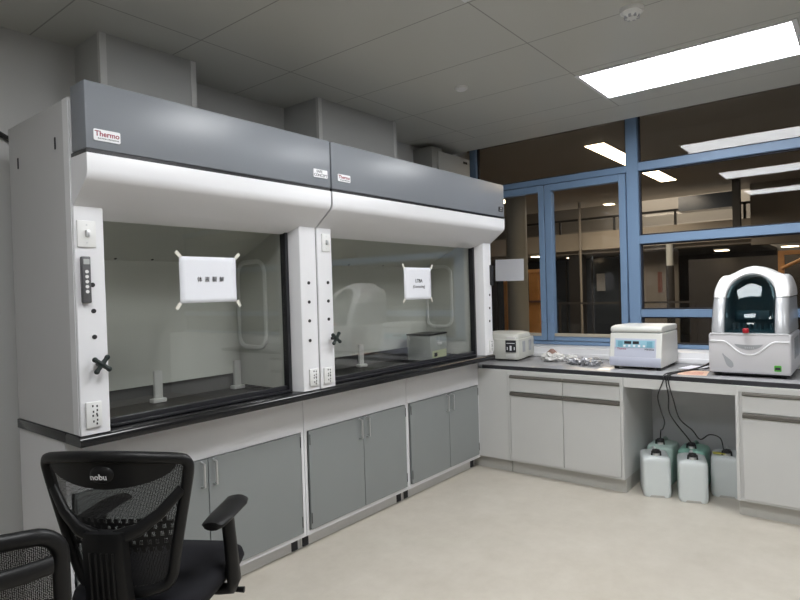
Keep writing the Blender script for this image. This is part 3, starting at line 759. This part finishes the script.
# ------------------------------------------------------------------ jerrycans
def jerry(x, y, rz, label, m, tubes=False, w=0.178, d=0.235, h=0.275):
    t = thing('jerrycan', label, 'jerrycan', (x, y, 0), 'plastic jerrycans in the kneehole', rotz=R(rz), local=True)
    rows = []
    for z, k, r in ((0.0, 0.93, 0.03), (0.012, 0.985, 0.03), (0.03, 1.0, 0.03), (0.236, 1.0, 0.03), (0.255, 0.98, 0.032), (0.267, 0.90, 0.04), (h, 0.66, 0.04), (h+0.003, 0.3, 0.02)):
        rows.append([(px, py, z) for px, py in rrect(-w/2*k, w/2*k, -d/2*(0.5+k/2), d/2*(0.5+k/2), r, 5)])
    b = MB().loft(rows).build('body', m, t, angle=60)
    nt_ = MB().prism([(-0.05, 0.0005), (0.05, 0.0005), (0.04, 0.014), (-0.04, 0.014)], 'y', -d/2-0.0005, -d/2+0.02).build('base_notch', 'kick', b)
    hd = MB(); hd.tube([(0, -0.03, h-0.004), (0, -0.02, h+0.012), (0, 0.0, h+0.02), (0, 0.06, h+0.02), (0, 0.09, h+0.006), (0, 0.098, h-0.014)], [0.014, 0.012, 0.011, 0.011, 0.012, 0.014], 10, up=(1, 0, 0)); hd.build('handle', m, t)
    nk = MB(); nk.cyl((0, -0.072, h-0.035), (0, -0.072, h+0.022), 0.02, 0.018); nk.build('neck', 'plate', t)
    cp = MB(); cp.cyl((0, -0.072, h+0.020), (0, -0.072, h+0.040), 0.026, 0.024, 18); cp.build('cap', 'dark', t)
    cl = MB(); cl.tube([(-0.028, -0.08, h+0.004), (-0.026, -0.085, h+0.03), (0, -0.088, h+0.046), (0.026, -0.085, h+0.03), (0.028, -0.08, h+0.004)], 0.006, 8, up=(0, 1, 0)); cl.build('cap_clip', 'dark', t)
    return t
jerry(4.252, 1.188, -68, 'white jerrycan at front left of the kneehole, black clip on cap', 'can')
jerry(4.281, 0.958, -74, 'white jerrycan at front middle of the kneehole, lowest in the photo', 'can')
c3 = jerry(4.50, 0.783, -82, 'white jerrycan set back against the right cabinet, yellow tag', 'can', w=0.195)
MB().box(-0.10, -0.02, -0.085, -0.045, 0.286, 0.291, mx=Matrix.Rotation(R(12), 4, 'Z')).build('yellow_tag', 'yellow', c3)
jerry(4.57, 1.215, -90, 'pale green jerrycan in the back left of the kneehole', 'cantint')
jerry(4.565, 1.005, -90, 'green liquid jerrycan in the back middle of the kneehole', 'cangreen', w=0.175)
def hose(pts, label):
    # smooth through the given points
    P = [Vector(p) for p in pts]; out = []
    for i in range(len(P)-1):
        a = P[max(i-1, 0)]; b = P[i]; c = P[i+1]; d = P[min(i+2, len(P)-1)]
        for k in range(8):
            t = k/8; out.append(0.5*((2*b)+(c-a)*t+(2*a-5*b+4*c-d)*t*t+(3*b-a-3*c+d)*t*t*t))
    out.append(P[-1])
    o = MB().tube(out, 0.0042, 6, up=(0.3, 0.4, 0.85)).build('drain_hose', 'tube'); tag(o, label, 'hose', 'black drain hoses of the analyser'); return o
hose([(4.62, 0.842, 0.93), (4.50, 0.90, 0.875), (4.40, 0.98, 0.848), (4.22, 1.055, 0.846), (4.108, 1.075, 0.843), (4.090, 1.08, 0.80), (4.095, 1.115, 0.70), (4.12, 1.105, 0.60), (4.24, 1.115, 0.50), (4.36, 1.16, 0.42), (4.46, 1.20, 0.385), (4.50, 1.215, 0.313)],
     'leftmost black hose, looping down to the pale green jerrycan')
hose([(4.66, 0.842, 0.90), (4.52, 0.93, 0.855), (4.38, 1.00, 0.845), (4.22, 1.045, 0.843), (4.106, 1.055, 0.842), (4.088, 1.06, 0.80), (4.10, 1.05, 0.70), (4.14, 1.06, 0.60), (4.28, 1.06, 0.50), (4.42, 1.02, 0.375), (4.493, 1.005, 0.313)],
     'middle black hose, hanging straight down to the green liquid jerrycan')
hose([(4.64, 0.842, 0.87), (4.54, 0.90, 0.846), (4.42, 0.97, 0.843), (4.25, 1.03, 0.843), (4.104, 1.04, 0.842), (4.086, 1.045, 0.80), (4.10, 1.02, 0.68), (4.16, 1.00, 0.55), (4.30, 0.955, 0.45), (4.36, 0.92, 0.38), (4.40, 0.87, 0.41), (4.42, 0.81, 0.39), (4.43, 0.792, 0.313)],
     'rightmost black hose, arching over to the jerrycan by the right cabinet')

# ------------------------------------------------------------------ ducts above the right hood, wall cable
t = thing('wall_unit', 'grey box unit on the rear wall above the right hood', 'unit', (4.6, 3.1, 2.45))
bx(4.345, 4.86, 3.0, 3.23, 2.45, 2.70, bev=0.006).build('body', 'duct2', t)
bx(4.27, 4.43, 3.02, 3.23, 2.45, 2.735, bev=0.004).build('end_box', 'duct', t)
bx(4.75, 4.82, 2.997, 3.001, 2.645, 2.665).build('label_plate', 'ink', t)
cbp = [(-0.6, 3.21, 2.40), (0.2, 3.21, 2.42), (0.6, 3.214, 2.38), (0.85, 3.214, 2.32), (0.97, 3.214, 2.265), (1.06, 3.214, 2.22), (1.2, 3.214, 2.12), (1.3, 3.214, 2.0)]
o = MB().tube(cbp, 0.013, 8).build('wall_cable', 'tube'); tag(o, 'thick black cable sagging along the rear wall left of the hoods', 'cable')

# ------------------------------------------------------------------ chairs
def caster(t, x, y, a):
    c = MB(); ca, sa_ = math.cos(a), math.sin(a)
    for s in (-1, 1):
        p = Vector((x-sa_*0.012*s, y+ca*0.012*s, 0.027)); q = Vector((x-sa_*0.026*s, y+ca*0.026*s, 0.027)); c.cyl(p, q, 0.027, 0.025, 16)
    c.sphere((x, y, 0.034), 0.026, (1, 1, 0.9), 12, 8); c.cyl((x, y, 0.05), (x, y, 0.075), 0.008, n=10)
    return c
def star_base(t, rad_, a0):
    hub = MB(); hub.cyl((0, 0, 0.06), (0, 0, 0.13), 0.045, 0.036); hub.build('hub', 'chairplastic', t)
    for k in range(5):
        a = a0+2*PI*k/5; d = Vector((math.cos(a), math.sin(a), 0))
        lg = MB().tube([d*0.03+Vector((0, 0, 0.10)), d*rad_*0.55+Vector((0, 0, 0.095)), d*rad_+Vector((0, 0, 0.075))], [0.028, 0.023, 0.017], 10).build('leg', 'chairplastic', t)
        caster(t, d.x*rad_, d.y*rad_, a).build('caster', 'dark', lg)
    MB().cyl((0, 0, 0.12), (0, 0, 0.25), 0.028).cyl((0, 0, 0.25), (0, 0, 0.40), 0.016).build('gas_lift', 'dark', t)
def cushion(hw, hd, z0, z1, r=0.09):
    rows = []
    for z, k in ((z0, 0.86), (z0+0.012, 0.96), ((z0+z1)/2, 1.0), (z1-0.015, 0.97), (z1, 0.88), (z1+0.004, 0.5), (z1+0.003, 0.1)):
        rows.append([(x, y, z + (-0.025*max(0, y/hd-0.5) if z > z0+0.02 else 0)) for x, y in rrect(-hw*k, hw*k, -hd*k, hd*k, r*k)])
    return MB().loft(rows)

def backpos(x, z, zb, yb, lean, curve): return Vector((x, yb-lean*(z-zb)+curve*(x/0.24)**2, z))

def chair_big(x, y, face, label):
    t = thing('office_chair', label, 'office chair', (x, y, 0), rotz=R(face-90), local=True)
    star_base(t, 0.30, R(25))
    bx(-0.10, 0.10, -0.16, 0.10, 0.395, 0.435, bev=0.012).build('tilt_mechanism', 'chairplastic', t)
    MB().tube([(0.08, 0.03, 0.41), (0.18, 0.04, 0.405), (0.27, 0.05, 0.40)], [0.006, 0.006, 0.011], 8).build('tilt_lever', 'chairplastic', t)
    cushion(0.228, 0.235, 0.437, 0.515).build('seat', 'chairfabric', t, angle=60)
    zb, yb, ln, cv = 0.55, -0.25, 0.19, 0.07
    B = lambda xx, zz: backpos(xx, zz, zb, yb, ln, cv)
    # outline of the frame: wide top, narrow foot
    ctrl = [(-0.11, 0.55), (-0.15, 0.58), (-0.172, 0.66), (-0.200, 0.78), (-0.230, 0.91), (-0.230, 0.947), (-0.205, 0.962), (-0.10, 0.977), (0, 0.981),
            (0.10, 0.977), (0.205, 0.962), (0.230, 0.947), (0.230, 0.91), (0.200, 0.78), (0.172, 0.66), (0.15, 0.575), (0.11, 0.545), (0, 0.535)]
    pts = []
    n = len(ctrl)
    for i in range(n):
        p0, p1, p2, p3 = [Vector(ctrl[(i+k) % n]) for k in (-1, 0, 1, 2)]
        for k in range(4):
            u = k/4; q = 0.5*((2*p1)+(p2-p0)*u+(2*p0-5*p1+4*p2-p3)*u*u+(3*p1-p0-3*p2+p3)*u**3); pts.append(q)
    MB().tube([B(p.x, p.y) for p in pts], 0.0175, 10, closed=True, up=(0, 1, 0), flat=0.9).build('back_frame', 'chairplastic', t, angle=60)
    # mesh panel
    def hw_at(z):
        for (x0_, z0_), (x1_, z1_) in zip(ctrl[:8], ctrl[1:9]):
            if z0_ <= z <= z1_: return -(x0_+(x1_-x0_)*(z-z0_)/(z1_-z0_))
        return 0.1
    mp = MB(); rows = []
    for j in range(15):
        z = 0.548+(0.96-0.548)*j/14; w = hw_at(z)-0.004
        rows.append([B(w*(2*i/14-1), z) for i in range(15)])
    mp.loft(rows, closed=False); mp.build('mesh_back', 'mesh', t, angle=80)
    # solid crescent under the top rail, with oval badge
    cr = MB(); rows = []
    for i in range(17):
        u = 2*i/16-1; xx = 0.215*u; zt = 0.976-0.012*abs(u)**3; zl = 0.962-0.078*math.sqrt(max(0, 1-u*u))-0.004
        a = B(xx, zt); b = B(xx, zl); yv = Vector((0, 0.007, 0)); rows.append([a-yv, b-yv, b+yv, a+yv])
    cr.loft(rows); hb = cr.build('top_band', 'chairplastic', t, angle=50)
    bc = B(0, 0.928)+Vector((0, -0.008, 0))
    ov = MB(); ov.sphere(bc, 0.038, (1, 0.28, 0.72), 20, 12); bo = ov.build('badge', 'chairplastic', hb, angle=80)
    lettering('nobu', 0.026, bc+Vector((-0.004, -0.0112, -0.006)), (1, 0, 0), (0, -0.24, 1), 'badge', bo, bold=0.0004)
    # lumbar pad with slots
    lm = MB(); zrows = [0.665, 0.681, 0.689, 0.705, 0.713, 0.729, 0.737, 0.753, 0.761, 0.775]
    for j in range(len(zrows)-1):
        solid = j % 2 == 1
        z0_, z1_ = zrows[j], zrows[j+1]
        if j % 2 == 0:
            m = 14
            for i in range(m):
                xa = -0.165+0.33*i/m+(0.009 if (j//2) % 2 else 0); xb = xa+0.0115
                P = [B(xa, z0_), B(xb, z0_), B(xb, z1_), B(xa, z1_)]; yv = Vector((0, 0.012, 0)); y2 = Vector((0, 0.018, 0))
                lm.loft([[p+yv for p in P], [p+y2 for p in P]])
        else:
            rr = []
            for i in range(13):
                xx = -0.17+0.34*i/12; a = B(xx, z0_); b = B(xx, z1_); yv = Vector((0, 0.012, 0)); y2 = Vector((0, 0.018, 0)); rr.append([a+yv, b+yv, b+y2, a+y2])
            lm.loft(rr)
    lm.build('lumbar_pad', 'chairplastic', t)
    # spine and yoke
    sp = MB()
    rows = []
    for zz, w, yy in ((0.40, 0.05, -0.14), (0.415, 0.06, -0.21), (0.45, 0.066, -0.275), (0.52, 0.068, -0.305), (0.62, 0.066, -0.318), (0.72, 0.064, -0.325), (0.755, 0.06, -0.322)):
        th = 0.016
        rows.append([(-w, yy-th, zz), (-w*0.75, yy-th-0.006, zz), (w*0.75, yy-th-0.006, zz), (w, yy-th, zz), (w, yy+th, zz), (-w, yy+th, zz)])
    sp.loft(rows); so = sp.build('spine', 'chairplastic', t, angle=30)
    rb = MB()
    for k in range(5):
        xx = -0.036+0.018*k; rb.tube([(xx, -0.322+0.001*abs(k-2), 0.47), (xx, -0.340, 0.56), (xx, -0.3475, 0.70)], 0.0035, 6)
    rb.build('ribs', 'chairplastic', so)
    for s in (-1, 1):
        P = []
        for (xx, zz, dy) in ((0.03, 0.735, -0.035), (0.095, 0.755, -0.03), (0.155, 0.80, -0.02), (0.212, 0.865, -0.004)): P.append(B(s*xx, zz)+Vector((0, dy, 0)))
        MB().tube(P, [0.024, 0.021, 0.018, 0.016], 10, up=(0, 1, 0), flat=0.6).build('yoke_arm', 'chairplastic', t, angle=60)
    # armrests
    for s in (-1, 1):
        pad = MB(); rows = []
        for yy, w, z in ((-0.115, 0.030, 0.690), (-0.105, 0.040, 0.692), (-0.04, 0.046, 0.696), (0.07, 0.047, 0.70), (0.12, 0.042, 0.70), (0.132, 0.030, 0.698)):
            c = 0.234*s-0.008*s*(yy > 0.1)
            rows.append([(c+w*math.cos(a), yy, z+0.014*math.sin(a)) for a in [2*PI*k/12 for k in range(12)]])
        pad.loft(rows); pd = pad.build('armrest_pad', 'chairplastic', t, angle=60)
        MB().tube([(0.236*s, 0.0, 0.69), (0.246*s, 0.0, 0.58), (0.252*s, 0.005, 0.46), (0.24*s, 0.01, 0.425), (0.20*s, 0.01, 0.42), (0.09*s, 0.01, 0.42)], [0.022, 0.022, 0.024, 0.02, 0.018, 0.018], 10, up=(0, 1, 0), flat=1.25).build('armrest_post', 'chairplastic', t, angle=60)
    return t
chair_big(1.063, 1.955, 32, 'black mesh office chair with armrests, in front of the left hood')

def chair_small(x, y, face, label):
    t = thing('office_chair', label, 'office chair', (x, y, 0), rotz=R(face-90), local=True)
    star_base(t, 0.24, R(60))
    bx(-0.09, 0.09, -0.14, 0.10, 0.395, 0.43, bev=0.012).build('tilt_mechanism', 'chairplastic', t)
    cushion(0.22, 0.215, 0.432, 0.505, 0.08).build('seat', 'chairfabric', t, angle=60)
    zb, yb, ln, cv = 0.50, -0.235, 0.10, 0.05
    B = lambda xx, zz: backpos(xx, zz, zb, yb, ln, cv)
    o = rrect(-0.213, 0.213, 0.595, 0.848, 0.065, 7)
    MB().tube([B(a, b) for a, b in o], 0.022, 10, closed=True, up=(0, 1, 0), flat=0.8).build('back_frame', 'chairplastic', t, angle=60)
    rows = []
    for j in range(9):
        z = 0.60+0.237*j/8; rows.append([B(0.20*(2*i/12-1)*(1 if 0 < j < 8 else 0.9), z) for i in range(13)])
    MB().loft(rows, closed=False).build('mesh_back', 'mesh2', t, angle=80)
    P = [B(xx, 0.770)+Vector((0, -0.02-0.02*(1-(xx/0.2)**2), 0)) for xx in (-0.195, -0.13, -0.06, 0, 0.06, 0.13, 0.195)]
    MB().tube(P, 0.024, 10, up=(0, 1, 0), flat=0.55).build('back_crossbar', 'chairplastic', t, angle=60)
    MB().tube([(0, -0.10, 0.41), (0, -0.24, 0.42), (0, -0.305, 0.50), (0, -0.30, 0.60), (0, -0.295, 0.75)], [0.03, 0.03, 0.028, 0.026, 0.024], 10, up=(1, 0, 0), flat=1.3).build('back_stem', 'chairplastic', t, angle=60)
    return t
chair_small(0.515, 1.95, 66, 'low-backed black mesh task chair, cut off at the bottom left corner')

# ------------------------------------------------------------------ corridor and atrium beyond the glazing
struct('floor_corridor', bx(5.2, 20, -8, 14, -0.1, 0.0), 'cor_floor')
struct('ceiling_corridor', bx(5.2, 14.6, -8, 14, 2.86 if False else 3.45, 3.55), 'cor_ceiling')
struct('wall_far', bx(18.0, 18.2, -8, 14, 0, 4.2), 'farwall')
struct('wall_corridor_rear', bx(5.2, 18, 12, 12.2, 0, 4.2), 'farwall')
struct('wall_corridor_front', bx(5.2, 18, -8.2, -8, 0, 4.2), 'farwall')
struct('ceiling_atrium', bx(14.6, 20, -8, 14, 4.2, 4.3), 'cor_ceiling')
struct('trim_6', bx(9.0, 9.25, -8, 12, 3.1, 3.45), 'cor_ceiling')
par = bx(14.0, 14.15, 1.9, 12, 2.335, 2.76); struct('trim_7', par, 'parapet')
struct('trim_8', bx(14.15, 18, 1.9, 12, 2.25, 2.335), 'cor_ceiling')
o = thing('upper_railing', 'dark thin railing above the beige balcony parapet beyond the window', 'railing', (14.08, 6, 2.76))
MB().box(14.05, 14.11, 1.9, 12, 3.07, 3.12).build('top_rail', 'fardark', o)
q = MB()
for k in range(8): q = MB().box(14.06, 14.10, 2.0+k*1.35, 2.05+k*1.35, 2.76, 3.08); q.build('post', 'fardark', o)
MB().box(14.075, 14.085, 1.9, 12, 2.80, 3.05).build('glass_panel', 'glass', o)
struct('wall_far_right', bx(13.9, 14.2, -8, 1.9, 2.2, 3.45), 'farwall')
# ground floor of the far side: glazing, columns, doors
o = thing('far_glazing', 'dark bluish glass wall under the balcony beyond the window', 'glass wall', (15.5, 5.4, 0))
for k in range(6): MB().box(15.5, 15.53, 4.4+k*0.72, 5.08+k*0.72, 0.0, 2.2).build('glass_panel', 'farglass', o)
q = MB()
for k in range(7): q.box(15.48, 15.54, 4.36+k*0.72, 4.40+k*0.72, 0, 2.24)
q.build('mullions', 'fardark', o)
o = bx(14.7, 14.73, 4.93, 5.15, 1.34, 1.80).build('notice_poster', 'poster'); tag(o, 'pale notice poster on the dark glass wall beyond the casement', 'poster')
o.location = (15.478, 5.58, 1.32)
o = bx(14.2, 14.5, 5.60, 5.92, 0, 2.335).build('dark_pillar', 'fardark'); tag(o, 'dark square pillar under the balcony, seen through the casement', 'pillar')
o = MB().cyl((13.6, 5.38, 0), (13.6, 5.38, 3.45), 0.03, n=16).build('thin_pole', 'farwall'); tag(o, 'thin pale pole in front of the dark glass wall', 'pole')
o = MB().cyl((8.2, 4.25, 0), (8.2, 4.25, 3.45), 0.16, n=28).build('round_column', 'farcol'); tag(o, 'grey round column in the corridor beside the oak posts', 'column')
o = thing('guard_rail', 'thin dark guard rail across the atrium beyond the window', 'railing', (13.0, 2, 0))
MB().box(12.98, 13.03, -7.5, 5.9, 1.05, 1.09).build('top_rail', 'fardark', o)
for k in range(10): MB().box(12.99, 13.02, -7.4+k*1.45, -7.36+k*1.45, 0, 1.05).build('post', 'fardark', o)
o = thing('oak_cabinet', 'tall orange oak cabinet standing in the corridor beyond the left casement', 'cabinet', (8.7, 4.15, 0))
MB().box(8.5, 8.9, 4.03, 4.235, 0.0, 1.22, bev=0.01).build('lower_case', 'oak', o)
MB().box(8.52, 8.9, 4.06, 4.225, 1.25, 1.69, bev=0.01).build('upper_case', 'oak', o)
MB().box(8.47, 8.92, 4.0, 4.26, 1.22, 1.25).build('shelf_board', 'brown', o)
MB().box(8.48, 8.92, 4.0, 4.25, 1.69, 1.74).build('cornice', 'oak', o)
o = bx(8.5, 8.56, 4.60, 4.66, 0, 1.62).build('oak_post', 'oak'); tag(o, 'slim orange oak post left of the grey round column', 'post')
# right pane : pale panels, white column with dark base, beams
o = thing('wall_panelling', 'pale wood wall panels with reddish writing strip beyond the right window', 'panelling', (15, 3.85, 0))
MB().box(15.0, 15.05, 3.55, 4.35, 0, 2.35).build('panel', 'farwall', o)
MB().box(14.985, 15.0, 3.92, 4.02, 1.25, 1.75).build('red_strip', mat('faded_red', (0.20, 0.09, 0.07), 0.7, var=0.3, vscale=9), o)
o = thing('white_column', 'pale column with dark lower half beyond the right window', 'column', (14, 3.49, 0))
MB().cyl((14, 3.49, 1.86), (14, 3.49, 2.335), 0.075, n=20).build('shaft', 'farcol', o); MB().cyl((14, 3.49, 0), (14, 3.49, 1.86), 0.085, n=20).build('dark_base', 'fardark', o)
o = bx(14.4, 14.8, -2, 3.2, 0, 1.98).build('dark_partition', 'fardark'); tag(o, 'dark partition wall low beyond the right window, behind the analyser', 'partition')
o = bx(13.2, 13.6, 2.1, 3.1, 2.95, 3.25).build('ceiling_grille', 'farglass'); tag(o, 'dark long grille under the corridor ceiling beyond the right window', 'grille')
o = bx(13.0, 13.15, 1.95, 2.08, 2.3, 3.45).build('dark_hanger', 'fardark'); tag(o, 'dark vertical hanger beside the far balcony end', 'hanger')
o = thing('timber_frame', 'warm timber roof frame at the far right beyond the window', 'frame', (13.5, 1.0, 0))
MB().box(13.5, 13.6, -0.5, 1.4, 1.95, 2.03).build('beam', 'oak', o)
MB().tube([(13.5, 1.35, 1.68), (13.5, 0.8, 1.95)], 0.035, 8).build('brace', 'oak', o)
MB().box(13.5, 13.6, 1.30, 1.40, 0, 1.95).build('post', 'oak', o)
def lampbar(x0, x1, y0, y1, z, label, name='strip_light'):
    t = thing(name, label, 'light', ((x0+x1)/2, (y0+y1)/2, z), 'warm lights beyond the window')
    MB().box(x0-0.012, x1+0.012, y0-0.012, y1+0.012, z-0.008, z).build('housing', 'farcol', t)
    MB().box(x0, x1, y0, y1, z-0.012, z).build('diffuser', 'warm', t)
struct('ceiling_lobby', bx(5.2, 9.0, -8, 12, 2.862, 3.1), 'cor_ceiling')
lampbar(5.8, 8.56, 2.03, 2.22, 2.861, 'long warm strip light just beyond the window, right of the casements')
lampbar(8.3, 8.6, 4.40, 4.75, 2.861, 'short warm light at the lobby ceiling above the left casement')
def spot(x, y, z, w, label):
    t = thing('downlight', label, 'light', (x, y, z), 'warm lights beyond the window')
    MB().box(x-w, x+w, y-w, y+w, z, z+0.03).build('rim', 'farcol', t); MB().box(x-w*0.85, x+w*0.85, y-w*0.85, y+w*0.85, z-0.01, z).build('lens', 'warm', t)
spot(14.6, 5.97, 2.20, 0.14, 'warm downlight under the balcony left of the dark pillar')
spot(13.4, 4.60, 3.30, 0.11, 'warm downlight on the high ceiling seen at upper right of the casement')
spot(14.0, 2.45, 2.13, 0.14, 'warm downlight above the analyser beyond the window, left one')
spot(14.0, 1.24, 2.13, 0.16, 'warm downlight above the analyser beyond the window, right one')
spot(9.6, 4.55, 2.0, 0.12, 'warm lamp above the oak cabinet beyond the casement')
def area(name, loc, size, power, col, rot=(0, 0, 0)):
    l = bpy.data.lights.new(name, 'AREA'); l.size = size; l.energy = power; l.color = col
    o = bpy.data.objects.new(name, l); C.objects.link(o); o.location = loc; o.rotation_euler = rot
area('atrium_fill', (16.2, 4, 4.1), 3.5, 110, (1, 0.92, 0.8))  # unseen fill light added to brighten the far atrium, no real skylight
area('gallery_fill', (11.5, 4, 3.4), 2.0, 95, (1, 0.86, 0.68))  # unseen fill light added to lift the corridor side, no real fitting

# ------------------------------------------------------------------ world, camera, view
w = bpy.data.worlds.new('World'); bpy.context.scene.world = w; w.use_nodes = True
w.node_tree.nodes['Background'].inputs[0].default_value = (0.5, 0.5, 0.52, 1); w.node_tree.nodes['Background'].inputs[1].default_value = 0.01
cam = bpy.data.cameras.new('camera'); co = bpy.data.objects.new('camera', cam); C.objects.link(co)
yaw, pit, rol = R(38.79757), R(-0.74318), R(-1.69709)
fw = Vector((math.cos(pit)*math.cos(yaw), math.cos(pit)*math.sin(yaw), math.sin(pit)))
rt = Vector((math.sin(yaw), -math.cos(yaw), 0)); up_ = rt.cross(fw)
r2 = math.cos(rol)*rt+math.sin(rol)*up_; u2 = -math.sin(rol)*rt+math.cos(rol)*up_
mx = Matrix((r2, u2, -fw)).transposed().to_4x4(); mx.translation = (0, 0, 1.44)
co.matrix_world = mx
cam.sensor_width = 36; cam.lens = 585.861/800*36; cam.clip_start = 0.05
sc = bpy.context.scene; sc.camera = co
sc.view_settings.view_transform = 'Standard'; sc.view_settings.look = 'None'; sc.view_settings.gamma = 1.0; sc.view_settings.use_curve_mapping = False
sc.view_settings.exposure = 0.62
